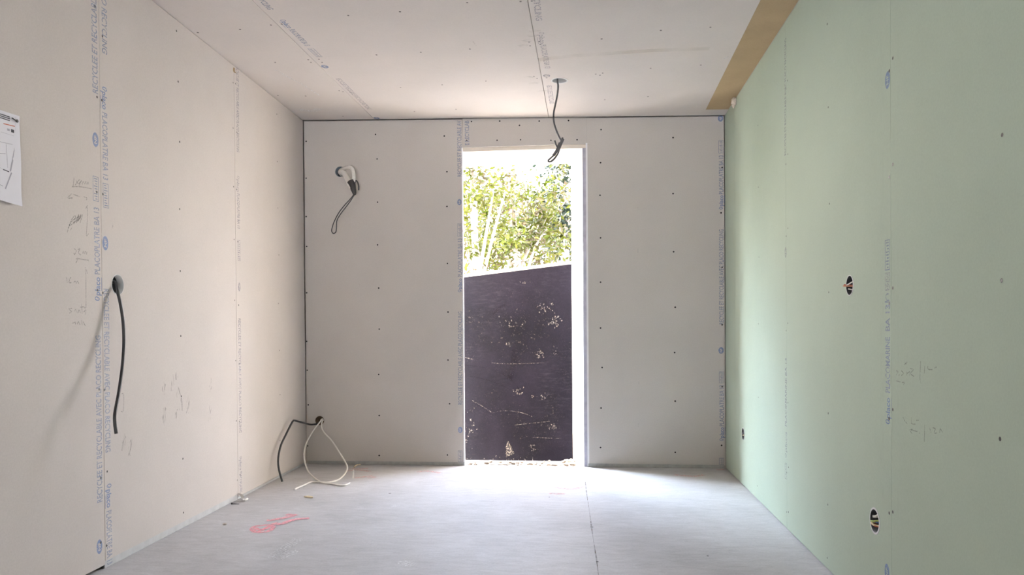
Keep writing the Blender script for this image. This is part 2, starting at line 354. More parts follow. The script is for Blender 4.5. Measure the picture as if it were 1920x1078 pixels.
# ------------------------------------------------------------------ setting: shell
TH = 0.0127
def shell():
    # floor
    f = MB(); f.poly([(-2.6, YB-0.3, 0), (1.6, YB-0.3, 0), (1.6, 0.02, 0), (-2.6, 0.02, 0)], SCREED)
    f.prism([(-2.6, YB-0.3, -0.01), (1.6, YB-0.3, -0.01), (1.6, 0.02, -0.01), (-2.6, 0.02, -0.01)], Vector((0, 0, -0.2)), SCREED)
    n = Vector((0, 0, 1)); e = 0.0006
    def fl(x, y): return on('floor', x, y, e)
    f.ribbon([fl(x, y) for x, y in ((1097, 900), (1100, 925), (1106, 965), (1109, 988), (1113, 1015), (1118, 1045), (1122, 1076), (1130, 1120))], lambda t: 0.004+0.002*math.sin(20*t), n, CRACK)
    f.disc(fl(1109.5, 988), n, 0.008, SCREW); f.disc(fl(1120, 1053), n, 0.006, SCREW); f.disc(fl(1030, 932), n, 0.005, SCREW); f.disc(fl(1327, 1042), n, 0.005, SCREW); f.disc(fl(731, 925), n, 0.008, SCREW)
    # pink spray: a ringed mark with an arrow-like tick, then faint strokes by the back wall
    S = [[(472, 992), (478, 987), (492, 985), (508, 984), (512, 989), (505, 995), (490, 998), (478, 997), (472, 992)],
         [(478, 990), (492, 993), (508, 985)], [(484, 997), (500, 990)],
         [(500, 976), (512, 975), (520, 973)], [(513, 981), (526, 983), (540, 978), (556, 974), (580, 972)], [(537, 965), (548, 966), (556, 967)], [(520, 974), (540, 970), (552, 967)]]
    for k, st_ in enumerate(S): f.ribbon([fl(*p) + n*0.0004*k for p in st_], 0.024 if k < 3 else 0.032, n, PINK)
    for st_ in ([(655, 879), (690, 878)], [(652, 883), (672, 881), (694, 884)], [(665, 896), (700, 892)], [(690, 896), (706, 894)], [(783, 885), (800, 883), (826, 887)], [(1265, 890), (1300, 893), (1320, 890)], [(1345, 881), (1358, 880)], [(1040, 913), (1070, 917), (1095, 912)], [(1030, 925), (1060, 926)]):
        f.ribbon([fl(*p) for p in st_], 0.035, n, PINKF)
    for st_, ww in (([(510, 1045), (530, 1030), (548, 1018), (560, 1010)], 0.05), ([(515, 1048), (535, 1040), (545, 1030)], 0.08), ([(750, 1052), (775, 1060)], 0.05), ([(735, 948), (745, 949)], 0.05)):
        f.ribbon([fl(*p) for p in st_], ww, n, DUST)
    o = f.build('floor'); tagit(o, 'grey concrete screed floor with pink spray marks', 'floor', kind='structure')
    # outer masonry: left, right, rear, roof
    m = MB(); m.prism([(lx(0.0)-0.06, 0.5, -0.2), (lx(0)-0.35, 0.5, -0.2), (lx(YB)-0.35, YB-0.3, -0.2), (lx(YB)-0.06, YB-0.3, -0.2)], Vector((0, 0, 3.0)), GAP)
    wl = tagit(m.build('wall_left'), 'left wall lined with cream plasterboard', 'wall', kind='structure')
    m = MB(); m.prism([(rx(0.0)+0.06, 0.5, -0.2), (rx(0)+0.35, 0.5, -0.2), (rx(YB)+0.35, YB-0.3, -0.2), (rx(YB)+0.06, YB-0.3, -0.2)], Vector((0, 0, 3.0)), GAP)
    wr = tagit(m.build('wall_right'), 'right wall lined with pale green moisture board', 'wall', kind='structure')
    m = MB(); z = 0.07
    m.prism([(-2.6, 0.55, cz(-2.6, .5)+z), (1.6, 0.55, cz(1.6, .5)+z), (1.6, YB-0.8, cz(1.6, YB)+z), (-2.6, YB-0.8, cz(-2.6, YB)+z)], Vector((0, 0, 0.4)), GAP)
    ce = tagit(m.build('ceiling'), 'plasterboard ceiling with open joints', 'ceiling', kind='structure')
    # rear wall behind the camera with a wide glazed-less opening that lets the daylight in
    m = MB(); x0, x1, zt = -1.45, 0.75, 2.2
    m.box((-2.6, YB-0.25, 0), (x0, YB, 2.8), PAPER); m.box((x1, YB-0.25, 0), (1.6, YB, 2.8), PAPER); m.box((x0, YB-0.25, zt), (x1, YB, 2.8), PAPER)
    tagit(m.build('wall_rear'), 'rear wall with a wide opening', 'wall', kind='structure')
    # back wall masonry round the door opening
    m = MB(); y0 = 0.065
    m.prism([(-2.6, y0, -0.2), (DXL-0.02, y0, -0.2), (DOL-0.01, DY, -0.2), (-2.6, DY, -0.2)], Vector((0, 0, 3.0)), MASON)
    m.prism([(1.6, y0, -0.2), (1.6, DY, -0.2), (DOR+0.01, DY, -0.2), (DXR+0.02, y0, -0.2)], Vector((0, 0, 3.0)), MASON)
    m.prism([(DXL-0.02, y0, DZ+0.03), (DXR+0.02, y0, DZ+0.03), (DOR+0.01, DY, DZ+0.03), (DOL-0.01, DY, DZ+0.03)], Vector((0, 0, 2.8-DZ-0.03)), MASON)
    wb = tagit(m.build('wall_back'), 'back wall lined with grey-cream plasterboard round a door opening', 'wall', kind='structure')
    return o, wl, wr, ce, wb
# door opening, from the photograph's edges
DY = 0.47
pL = on('back', 869.5, 600); pR = on('back', 1100.5, 600); DXL, DXR = pL.x, pR.x
DZB = on('back', 985, 273).z                      # lower edge of the board above the opening
DZ = on('back', 985, 280).z                       # underside of the wooden head lining
DIR = on('back', 1094, 600).x                     # inner face of the right lining
DOR = aty(1072.5, 600, DY).x                      # outer edge of the right lining
DOL = DXL - 0.13
floor_o, WL, WR, CE, WB = shell()

# ------------------------------------------------------------------ plasterboards
EXTRA = {}
SC = {}
class Board:
    def __init__(s, side, s0, s1, m, parent, zb=0.014, gap_top=0.004, z1=None, gl=0.0015, gr=0.0015):
        s.side, s.s0, s.s1, s.m, s.parent, s.zb, s.gt, s.z1, s.gl, s.gr = side, min(s0, s1), max(s0, s1), m, parent, zb, gap_top, z1, gl, gr
        s.ex = MB(); s.holes = []
    def has(s, p):
        if s.side == 'ceil': return s.s0 <= p.x <= s.s1
        q = p.x if s.side == 'back' else p.y
        return s.s0 <= q <= s.s1 and (s.side != 'back' or p.z >= s.zb-0.05)
    def build(s):
        b = MB(); a, c = s.s0+s.gl, s.s1-s.gr; n = PL[s.side][1]
        if s.side == 'ceil':
            pts = [(a, -0.004, 0), (c, -0.004, 0), (c, YB, 0), (a, YB, 0)]
            b.prism([Vector((x, y, cz(x, y))) for x, y, _ in pts], Vector((0, 0, TH)), s.m)
        else:
            top = [wpt(s.side, q, 0) for q in (a, c)]
            zt = [cz(p.x, p.y)-s.gt for p in top]
            b.prism([wpt(s.side, a, s.zb), wpt(s.side, c, s.zb), wpt(s.side, c, zt[1]), wpt(s.side, a, zt[0])], -n*TH, s.m)
        o = b.build('plasterboard', s.parent)
        if s.holes: cut_holes(o, s.holes)
        add_extras(o, s.ex); return o
def sy(side, px, py=600): 
    p = on(side, px, py); return p.x if side == 'back' else p.y
L1, L2, R1, R2, R0 = -1.10875, -2.31697, -1.53229, -2.72575, -0.335
BOARDS = []
for a, b in ((-0.0035, L1), (L1, L2), (L2, L2-1.2), (L2-1.2, L2-2.4), (L2-2.4, L2-3.6), (L2-3.6, YB)):
    BOARDS.append(Board('left', a, b, PAPER, WL, zb=0.03 if a < -1 and a > -2 else 0.016))
for a, b in ((-0.001, R0), (R0, R1), (R1, R2), (R2, R2-1.2), (R2-1.2, R2-2.4), (R2-2.4, R2-3.6), (R2-3.6, YB)):
    BOARDS.append(Board('right', a, b, GREEN, WR, zb=0.006, gl=0.0008, gr=0.0008))
sb = on('back', 866.8, 250).x; sr = on('back', 1099.5, 250).x
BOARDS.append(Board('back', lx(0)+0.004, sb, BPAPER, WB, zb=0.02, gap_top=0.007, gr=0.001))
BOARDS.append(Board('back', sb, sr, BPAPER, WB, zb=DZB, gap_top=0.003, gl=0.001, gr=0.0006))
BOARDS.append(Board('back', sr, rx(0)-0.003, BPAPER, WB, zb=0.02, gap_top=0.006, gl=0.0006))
XC1, XC2 = -1.44128, -0.24305
for a, b in ((-2.4, XC1), (XC1, XC2), (XC2, 1.3)): BOARDS.append(Board('ceil', a, b, CPAPER, CE))
def boards_at(side, p):
    for b in BOARDS:
        if b.side == side and b.has(p): return b
    return [b for b in BOARDS if b.side == side][0]
EPS = 0.0003
def screws(side, pts, r=0.0042):
    n = PL[side][1]; r *= 1.2
    for x, y in pts:
        p = on(side, x, y, EPS*2); b = boards_at(side, p)
        
        if side == 'back': b.ex.disc(p - n*EPS, n, r*1.5, HALO, 9)
        b.ex.disc(p, n, r*random.uniform(.9, 1.1), SCREW, 8)
def stroke(side, pts, wd=0.004, m=PENCIL, sub=3, board=None):
    n = PL[side][1]; P_ = [on(side, x, y, EPS) for x, y in pts]
    (board or boards_at(side, P_[0])).ex.ribbon(P_, wd, n, m, sub)
def lettering(side, body, a, b, h, m=INK):
    """from pixel a to pixel b, both on the letters' base line"""
    n = PL[side][1]; p0, p1 = on(side, *a, EPS), on(side, *b, EPS)
    boards_at(side, (p0+p1)/2).ex.text(body, p0, p1, h, n, m)
def oval(side, x, y, w_, h_, m=INKB):
    n = PL[side][1]; p = on(side, x, y, EPS); b = boards_at(side, p); ax = Vector((0, 0, 1)) if side != 'ceil' else Vector((0, 1, 0))
    b.ex.disc(p, n, h_/2, m, 20, ax, w_/2)
    q0, q1 = (p + n*EPS - ax*h_*0.27), (p + n*EPS + ax*h_*0.27)
    up = n.cross((q1-q0).normalized()); b.ex.text('NF', q0 - up*w_*0.2, q1 - up*w_*0.2, w_*0.42, n, GREEN if side == 'right' else BPAPER if side == 'back' else PAPER)
def logo(side, a, b, h, m=INKB):
    """swirl, the word, a rule under it"""
    n = PL[side][1]; p0, p1 = on(side, *a, EPS), on(side, *b, EPS); d = p1-p0; ln = d.length; d = d/ln; up = n.cross(d); bd = boards_at(side, (p0+p1)/2)
    c = p0 + d*ln*0.10 + up*h*0.45
    bd.ex.ribbon([c + d*math.cos(t)*ln*0.085*(1-t/14) + up*math.sin(t)*h*0.5*(1-t/14) for t in [k*0.6 for k in range(12)]], h*0.12, n, m, 2)
    bd.ex.text('placo', p0 + d*ln*0.24, p1, h*0.95, n, m)
    bd.ex.ribbon([p0 + d*ln*0.45 - up*h*0.30, p1 - up*h*0.30], h*0.07, n, m, 1)
def frame_box(side, a, b, h, m=INK):
    n = PL[side][1]; p0, p1 = on(side, *a, EPS), on(side, *b, EPS); d = p1-p0; ln = d.length; d = d/ln; up = n.cross(d); bd = boards_at(side, (p0+p1)/2)
    q = [p0, p1, p1+up*h, p0+up*h, p0]
    for k in range(4): bd.ex.ribbon([q[k], q[k+1]], h*0.09, n, m, 1)
    for k in range(9):
        t = (k+0.8)/9.6; bd.ex.ribbon([p0 + d*ln*t + up*h*0.2, p0 + d*ln*t + up*h*(0.6 + 0.25*((k*7) % 3)/2)], ln*0.045, n, m, 1)
REC = 'RECYCLEE ET RECYCLABLE AVEC PLACO RECYCLING'
PLP = 'PLACOPLATRE BA 13'
PLM = 'PLACOMARINE BA 13'

# --- back wall: screws and printing
screws('back', [(574, 265), (574, 334), (574, 406), (575, 462), (575, 549), (575, 640), (576, 694), (578, 759), (577, 836),
    (704, 252), (707, 298), (708, 379), (708, 459), (710, 540), (711, 617), (710, 702), (711, 779), (711, 854),
    (833, 255), (838, 322), (838, 387), (839, 494), (840, 585), (840, 675), (843, 757), (839, 853),
    (884, 228), (937, 227), (875, 263), (932, 263), (974, 235), (1011, 227), (1066, 226), (976, 262), (1033, 263), (1082, 262),
    (1126, 305), (1125, 366), (1126, 446), (1126, 529), (1126, 615), (1129, 689), (1127, 765), (1126, 839),
    (1127, 243), (1262, 258), (1262, 363), (1263, 472), (1266, 576), (1265, 661), (1266, 752), (1266, 848),
    (1354, 314), (1352, 399), (1354, 501), (1354, 609), (1354, 725), (1353, 835)], 0.0048)
HB = 0.029
lettering('back', 'RECYCLEE ET RECYCLABLE AV', (865.5, 331), (864.5, 226), HB)
oval('back', 861.5, 379, 0.030, 0.042)
frame_box('back', (866, 443), (866, 419), HB)
lettering('back', PLP, (866.3, 519), (866, 447), HB); logo('back', (866, 548), (866, 522), HB)
lettering('back', REC, (866.6, 759), (866.4, 584), HB)
oval('back', 863, 806, 0.030, 0.042); frame_box('back', (867, 866), (867, 845), HB)
lettering('back', 'E RECYCLAB', (879.5, 272), (879, 226), HB)
oval('back', 1351, 222, 0.034, 0.042); frame_box('back', (1356, 287), (1356, 263), HB)
lettering('back', PLP, (1356.3, 364), (1356, 291), HB); logo('back', (1356, 393), (1356, 366), HB)
lettering('back', REC, (1356.8, 608), (1356.3, 430), HB)
oval('back', 1352, 657, 0.034, 0.044); frame_box('back', (1357, 718), (1357, 697), HB)
lettering('back', PLP, (1357.3, 799), (1357, 722), HB); logo('back', (1357, 827), (1357, 801), HB)
frame_box('back', (1357, 871), (1357, 859), HB)
for x in (1197, 1197, 1198): pass
for x, y in ((1196, 392), (1196, 470), (1197, 552), (1198, 635), (1198, 716), (1197, 797)): stroke('back', [(x, y-4), (x, y+4)], 0.004, SCUFF)

# --- left wall
screws('left', [(178, 12), (182, 182), (181.5, 360), (183, 544), (186, 730), (189, 896), (189, 1017),
    (192, 68), (191, 188), (193, 364), (193, 549), (196, 731), (201, 884), (200, 1023),
    (331, 58), (334, 153), (337, 266), (337, 392), (338, 508), (339, 630), (340, 743), (343, 860), (344, 961)], 0.0042)
screws('left', [(437, 155), (437, 240), (438, 350), (439, 449), (440, 563), (442, 676), (443, 789), (445, 900),
    (441.7, 157), (444, 248), (443.5, 355), (446, 453), (447.5, 572), (448.5, 682), (449, 790), (450.5, 890),
    (519, 214), (520, 303), (521, 390), (523, 478), (522, 569), (524, 657), (525, 740), (525, 826)], 0.0036)
HL = 0.034
lettering('left', 'RECYCLEE ET RECYCLABLE A', (183.5, 177), (180, -20), HL)
oval('left', 179, 262, 0.038, 0.056); frame_box('left', (185, 378), (184.5, 333), HL)
lettering('left', PLP, (187.5, 515), (185.5, 390), HL); logo('left', (187.5, 565), (187.5, 520), HL)
lettering('left', REC, (192, 940), (188.5, 629), HL); oval('left', 186.5, 1025, 0.036, 0.056)
lettering('left', 'AVEC PLACO RECYCLING', (189.5, -90), (191.5, 98), HL)
logo('left', (191, 160), (192, 204), HL); lettering('left', PLP, (191.5, 209), (193.5, 336), HL)
frame_box('left', (193, 343), (194, 388), HL); oval('left', 197.5, 456, 0.038, 0.056)
lettering('left', REC, (194.5, 541), (198, 849), HL); logo('left', (199.5, 908), (200.5, 953), HL)
lettering('left', PLP, (199.5, 959), (201.5, 1060), HL)
HS = 0.032
lettering('left', REC, (443, 120), (444, 284), HS, INKP); logo('left', (444.3, 328), (444.5, 360), HS, INKP)
lettering('left', PLP, (444.5, 362), (445.5, 428), HS, INKP); frame_box('left', (445.5, 450), (446, 488), HS, INKP); oval('left', 448.5, 538, 0.03, 0.05, INKP)
lettering('left', REC, (447, 597), (448.5, 812), HS, INKP); logo('left', (449, 856), (449.3, 882), HS, INKP); lettering('left', 'PLACOPLATRE', (449.2, 885), (449.5, 925), HS, INKP)
# pencil notes: struck-through 48cm, arrows, scribble, 92cm, 12cm, two words under them
def notes(side, lines, wd=0.0035):
    for l in lines: stroke(side, l, wd)
notes('left', [[(139, 333), (138, 341), (137, 349)], [(135, 350), (150, 350), (172, 354)], [(141, 347), (146, 340), (150, 336)], [(143, 338), (147, 345), (153, 338), (148, 348)],
    [(154, 346), (156, 340), (159, 345), (161, 340), (163, 346), (165, 341), (166, 346)],
    [(135, 363), (127, 371), (136, 371)], [(137, 364), (150, 369)], [(157, 369), (163, 371), (162, 375)],
    [(163, 386), (164, 400), (163, 425), (162, 442), (166, 438)], [(160, 392), (164, 385)],
    [(128, 428), (134, 412), (142, 404), (138, 420), (148, 402), (143, 418), (152, 402), (146, 415), (155, 402), (150, 418)],
    [(126, 436), (131, 420), (140, 410), (150, 406)], [(130, 424), (140, 416), (152, 408)], [(132, 432), (136, 424)],
    [(139, 466), (143, 470), (140, 477), (138, 474)], [(146, 468), (150, 466), (147, 474), (152, 478)], [(155, 476), (156, 471), (158, 476), (160, 471), (162, 477), (163, 472)],
    [(142, 486), (147, 484), (142, 493)], [(148, 485), (158, 487), (166, 488), (166, 491)],
    [(125, 520), (126, 530)], [(129, 524), (133, 520), (129, 529), (134, 530)], [(138, 530), (141, 527), (143, 531), (145, 527), (148, 532)],
    [(160, 501), (161, 520), (161, 550), (161, 576), (157, 576)], [(162, 505), (164, 513)],
    [(135, 578), (129, 579), (134, 584), (130, 587)], [(139, 584), (142, 580), (143, 587)], [(146, 587), (148, 581), (151, 587)], [(153, 570), (154, 588)], [(150, 576), (158, 575)], [(157, 585), (161, 581), (160, 590)],
    [(136, 606), (142, 604), (141, 608)], [(145, 608), (147, 603), (150, 609)], [(153, 600), (154, 610)], [(156, 603), (160, 611)]])
for x, ys, ww in ((309, (718, 740), .02), (326, (705, 733), .018), (334, (690, 712), .012), (309, (765, 800), .02), (337, (725, 745), .01), (341, (745, 770), .008), (331, (765, 795), .014), (354, (744, 775), .014), (397, (710, 735), .012), (396, (760, 790), .012),
                  (214, (410, 430), .016), (234, (815, 845), .016), (245, (822, 855), .012), (222, (735, 770), .01)):
    for k in range(4): stroke('left', [(x+random.uniform(-3, 3), ys[0]+random.uniform(-3, 3)), (x-2+random.uniform(-3, 3), (ys[0]+ys[1])/2), (x-3+random.uniform(-3, 3), ys[1])], ww*0.35, SCUFF)
notes('left', [[(334, 726), (337, 736), (340, 744)], [(340, 746), (342, 770)], [(228, 738), (232, 741), (231, 770), (227, 771)]])

# --- right wall
screws('right', [(1551, 45), (1553, 201), (1555, 382), (1554, 548), (1553, 775), (1552, 946), (1551, 1046),
    (1473.5, 166), (1473.5, 308), (1474, 443), (1474, 620), (1473.5, 763), (1475, 886), (1475, 960),
    (1476.8, 151), (1477.4, 289), (1477.4, 428), (1477.2, 606), (1477.5, 755), (1478.3, 876), (1478.3, 960),
    (1421, 235), (1422, 351), (1423, 482), (1422, 607), (1422, 745), (1420, 911)], 0.0036)
screws('right', [(1667.3, 133), (1667.3, 332), (1667.3, 569), (1667, 785), (1667.3, 962), (1674, 109), (1674, 308), (1674, 540), (1674, 768), (1674, 960), (1879, 253), (1878, 526), (1875, 823)], 0.0046)
HR = 0.034
oval('right', 1664, 150, 0.036, 0.052); frame_box('right', (1668, 505), (1668, 449), HR); frame_box('right', (1668, 543), (1668, 511), HR, INKP)
lettering('right', 'BA 13', (1668.3, 621), (1668.2, 571), HR); lettering('right', 'PLACOMARINE', (1668.6, 737), (1668.3, 632), HR)
logo('right', (1668.6, 797), (1668.6, 746), HR); oval('right', 1663, 1073, 0.036, 0.052)
stroke('right', [(1666, 551), (1662, 552), (1661, 558), (1663, 563), (1667, 563)], 0.004, INK); stroke('right', [(1659, 566), (1668, 566)], 0.004, INK)
lettering('right', REC, (1474, 290), (1474, 70), 0.03, INKP); oval('right', 1473, 473, 0.03, 0.05, INKP)
lettering('right', PLM, (1475, 800), (1475, 672), 0.03, INKP); logo('right', (1475, 860), (1475, 810), 0.03, INKP); frame_box('right', (1475, 899), (1475, 870), 0.03, INKP)
for x in (1652, 1655.5, 1684): stroke('right', [(x, 60), (x, 500), (x, 1000)], 0.0012, SCUFF, 1)
notes('right', [[(1696, 679), (1700, 683)], [(1695, 684), (1701, 679)], [(1680, 695), (1684, 697), (1680, 703)], [(1685, 704), (1687, 702)], [(1690, 695), (1694, 700), (1690, 704)],
    [(1700, 696), (1700, 704)], [(1701, 700), (1706, 697), (1705, 704)], [(1706, 691), (1713, 693), (1707, 700), (1714, 706)], [(1680, 714), (1688, 716)], [(1691, 717), (1696, 717), (1694, 721)],
    [(1726, 677), (1725, 700), (1725, 712), (1727, 719)], [(1734, 686), (1733, 700)], [(1740, 686), (1740, 692), (1748, 693)], [(1752, 690), (1756, 688)],
    [(1693, 782), (1697, 790), (1701, 794)], [(1709, 783), (1709, 794), (1717, 795)], [(1718, 788), (1723, 788)], [(1712, 805), (1706, 806), (1710, 813)], [(1708, 806), (1720, 809)], [(1724, 811), (1724, 813)],
    [(1734, 796), (1733, 828)], [(1743, 802), (1746, 812)], [(1749, 802), (1754, 804), (1751, 811), (1757, 812)], [(1762, 812), (1763, 804), (1768, 812)]], 0.003)

# --- ceiling
screws('ceil', [(653, 29), (750, 22), (876, 5), (706, 103), (789, 98), (881, 92), (751, 164), (829, 159), (911, 152), (777, 209), (855, 205),
    (508, 47), (528, 45), (578, 112), (583, 117), (598, 111), (604, 117), (636, 170), (643, 172), (653, 169), (657, 173), (450, 55), (371, 61), (516, 117), (521, 179), (573, 180), (643, 218),
    (976, 3), (997, 2), (992, 79), (994, 86), (1011, 78), (1013, 83), (1001, 143), (1007, 147), (1020, 142), (1025, 146),
    (1128, 73), (1239, 57), (1332, 51), (1117, 139), (1125, 141), (1130, 137), (1220, 128), (1314, 122), (1134, 187), (1215, 181)], 0.0045)
HC = 0.03
logo('ceil', (523, 37), (540, 53), HC); lettering('ceil', PLP, (541, 55), (572, 86), HC); frame_box('ceil', (577, 91), (594, 107), HC)
oval('ceil', 609, 125, 0.04, 0.05); lettering('ceil', REC, (629, 147), (689, 205), HC, INKP); lettering('ceil', 'PLACO RECYCLING', (455, -30), (502, 18), HC); oval('ceil', 706, 221.5, 0.04, 0.05)
lettering('ceil', 'PLACO RECYCLING', (993, -60), (1005, 39), HC, INKP); logo('ceil', (1009, 60), (1013, 82), HC, INKP); lettering('ceil', PLP, (1013, 84), (1022, 128), HC, INKP)
oval('ceil', 1025, 142, 0.04, 0.05, INKP); lettering('ceil', 'RECYCLEE ET RECYCLABLE', (1025, 160), (1031, 195), HC, INKP)
stroke('ceil', [(1010, 112), (1060, 106), (1130, 101), (1220, 95), (1330, 91)], 0.045, STAIN)
for x, y in ((985, 78), (978, 86), (996, 68), (990, 146), (998, 157), (1012, 172), (1000, 60)): stroke('ceil', [(x-6, y), (x+4, y-2), (x+12, y-1)], 0.03, SMEAR)
stroke('ceil', [(517, 131), (545, 147), (570, 160), (600, 180)], 0.012, DUST); stroke('ceil', [(560, 205), (585, 208), (600, 203)], 0.05, DUST)
stroke('ceil', [(887, 78), (893, 86)], 0.006, SCUFF); stroke('ceil', [(1358, 111), (1366, 105)], 0.012, DUST)
stroke('back', [(1099, 271), (1106, 271)], 0.006, SCUFF)

# ------------------------------------------------------------------ boxes (recessed) and what hangs from them
def box_in(side, x, y, r, depth, mw, mf, mr, label, rim=0.003, name='wall_box'):
    n = PL[side][1]; p = on(side, x, y); b = boards_at(side, p); b.holes.append((p, n, r+0.001))
    m = MB(); m.cup(Vector(p), n, r, depth, mw, mf, mr, rim)
    e = m.build(name, None, p); tagit(e, label, 'electrical box'); return e, Vector(p), n
bl, pbl, nbl = box_in('left', 220.5, 534, 0.040, 0.026, BOX, BOXD, BOX, 'round grey recessed box in the cream left wall', 0.002)
bb, pbb, nbb = box_in('back', 638, 322, 0.034, 0.045, BOXB, BOXD, BOXB, 'blue-grey recessed box high on the back wall behind the white sleeve loop', 0.002)
bw, pbw, nbw = box_in('back', 599.5, 788.5, 0.030, 0.04, CORE, CORE, CORE, 'round brown hole low on the back wall beside the corner', 0.0015, 'cable_hole')
bc, pbc, nbc = box_in('ceil', 1049, 151, 0.042, 0.05, BOX, BOXD, BOX, 'round grey recessed box in the ceiling in front of the opening', 0.006, 'ceiling_box')
def socket_box(x, y, r, label, wires, mr, rim):
    e, p, n = box_in('right', x, y, r, 0.045, BOXD, BOXD, mr, label, rim, 'socket_box')
    for pts, rad, m_, nm in wires:
        k = MB(); k.tube([p + Vector((0, dy, dz)) + n*off for off, dy, dz in pts], rad, m_, 8, 5); k.build(nm, e)
    return e
socket_box(1593.5, 535, 0.033, 'dark socket box with copper wire ends, midway up the green wall',
    [([(-0.04, 0.0, 0.012), (-0.012, -0.008, 0.013), (0.0, 0.006, 0.006), (0.006, 0.02, 0.0)], 0.0022, WHITEC, 'wire'),
     ([(-0.04, -0.005, -0.016), (-0.01, -0.008, -0.016), (0.002, 0.008, -0.012)], 0.0022, WHITEC, 'wire'),
     ([(-0.03, 0.0, -0.004), (0.0, 0.01, -0.002), (0.012, 0.03, 0.0)], 0.0028, COPPER, 'copper_end'),
     ([(-0.03, 0.0, 0.0), (0.0, 0.012, 0.001), (0.010, 0.028, 0.004)], 0.0022, REDW, 'wire')], BOX, 0.003)
socket_box(1640.5, 976.5, 0.036, 'pale-rimmed socket box with bundled coloured wires, low on the green wall beside the open joint',
    [([(-0.04, 0.01, 0.03), (-0.006, -0.01, 0.02), (-0.002, 0.005, 0.012)], 0.004, WHITEC, 'wire'),
     ([(-0.04, -0.02, 0.012), (0.0, -0.016, 0.004), (0.004, 0.004, -0.002), (0.004, 0.02, -0.005)], 0.0026, YGREEN, 'wire'),
     ([(-0.03, 0.02, -0.006), (0.003, 0.016, -0.008), (0.004, -0.006, -0.012), (-0.02, -0.022, -0.012)], 0.0030, CHIP, 'wire'),
     ([(-0.04, -0.02, -0.016), (0.0, -0.012, -0.014), (0.0, 0.008, -0.012), (-0.03, 0.02, -0.01)], 0.0026, REDW, 'wire'),
     ([(-0.03, -0.022, -0.001), (-0.006, -0.008, -0.004), (-0.006, 0.012, -0.004)], 0.003, BLUEW, 'wire'),
     ([(-0.02, 0.014, 0.010), (0.0, 0.018, 0.010)], 0.004, WHITEC, 'wire_cap')], BOX, 0.006)
socket_box(1393.5, 813.5, 0.034, 'narrow-looking socket box nearest the back corner, low on the green wall',
    [([(-0.03, 0.01, 0.014), (0.0, 0.0, 0.008), (-0.006, -0.012, 0.0)], 0.004, GREYC, 'wire'),
     ([(-0.03, 0.0, -0.012), (0.002, 0.004, -0.008), (-0.01, -0.01, -0.006)], 0.003, CHIP, 'wire'),
     ([(-0.03, 0.012, 0.0), (0.0, 0.006, 0.002), (-0.01, -0.014, 0.006)], 0.003, WHITEC, 'wire')], BOX, 0.003)

# black cable out of the left wall box, arching off the wall and hanging free
m = MB()
cpts = [pbl + nbl*-0.022 + Vector((0.0, 0.0, 0.012))] + [on('left', x, y, o) for x, y, o in ((217, 530, 0.0), (220, 545, 0.018), (225.5, 568, 0.034), (230.5, 600, 0.048), (232.3, 630, 0.058), (231.5, 662, 0.068), (228, 700, 0.084), (222, 740, 0.10), (215.5, 775, 0.115), (215.5, 795, 0.12), (218, 813, 0.125))]
m.tube(cpts, 0.0062, BLACKC, 12, 8)
tagit(m.build('electrical_cable', None, cpts[1]), 'single dark cable hanging from the round box in the cream left wall', 'cable')

# white corrugated sleeves, taped end and pull-wire loop on the back wall
e = empty('sleeve_bundle', pbb, 'bent white conduit sleeves with black taped end and thin wire loop', 'cable')
k = MB(); k.tube([pbb + Vector((0.002, 0.035, 0.004)), pbb + Vector((0.004, -0.01, 0.006))] + [aty(x, y, o) for x, y, o in ((647, 315, -.05), (655, 313.5, -.09), (661, 318, -.11), (663.5, 330, -.12), (662.5, 343, -.125))], 0.0125, WHITEC, 12, 10, ridge=0.10); k.build('sleeve', e)
k = MB(); k.tube([pbb + Vector((0.0, 0.035, -0.008)), pbb + Vector((0.006, -0.01, -0.004))] + [aty(x, y, o) for x, y, o in ((645, 325, -.05), (651, 335, -.09), (656, 346, -.115), (660, 353, -.125))], 0.0185, WHITEC, 12, 10, ridge=0.10); k.build('sleeve', e)
k = MB(); k.tube([aty(x, y, o) for x, y, o in ((658, 340, -.122), (660.5, 346, -.125), (662.5, 354, -.128), (664.2, 361, -.13), (664.6, 366, -.13))], lambda t: 0.024*(1-t)**0.6*0.9+0.005, TAPE, 12, 5); k.build('tape', e)
k = MB(); k.tube([aty(x, y, -.132) for x, y in ((664, 364), (656, 374), (645, 386), (634, 401), (626, 417), (622, 430), (623, 436), (626.5, 437.5), (630, 434), (631, 425), (632, 413), (638, 402), (648, 389), (657, 377), (664.5, 365))], 0.0034, BLACKC, 8, 6); k.build('wire_loop', e)
k = MB(); k.tube([aty(x, y, o) for x, y, o in ((664, 350, -.12), (667, 339, -.11), (670.5, 342, -.105), (672.3, 349, -.105), (672.5, 356.5, -.105))], 0.0046, BLACKC, 8, 6); k.build('cut_end', e)

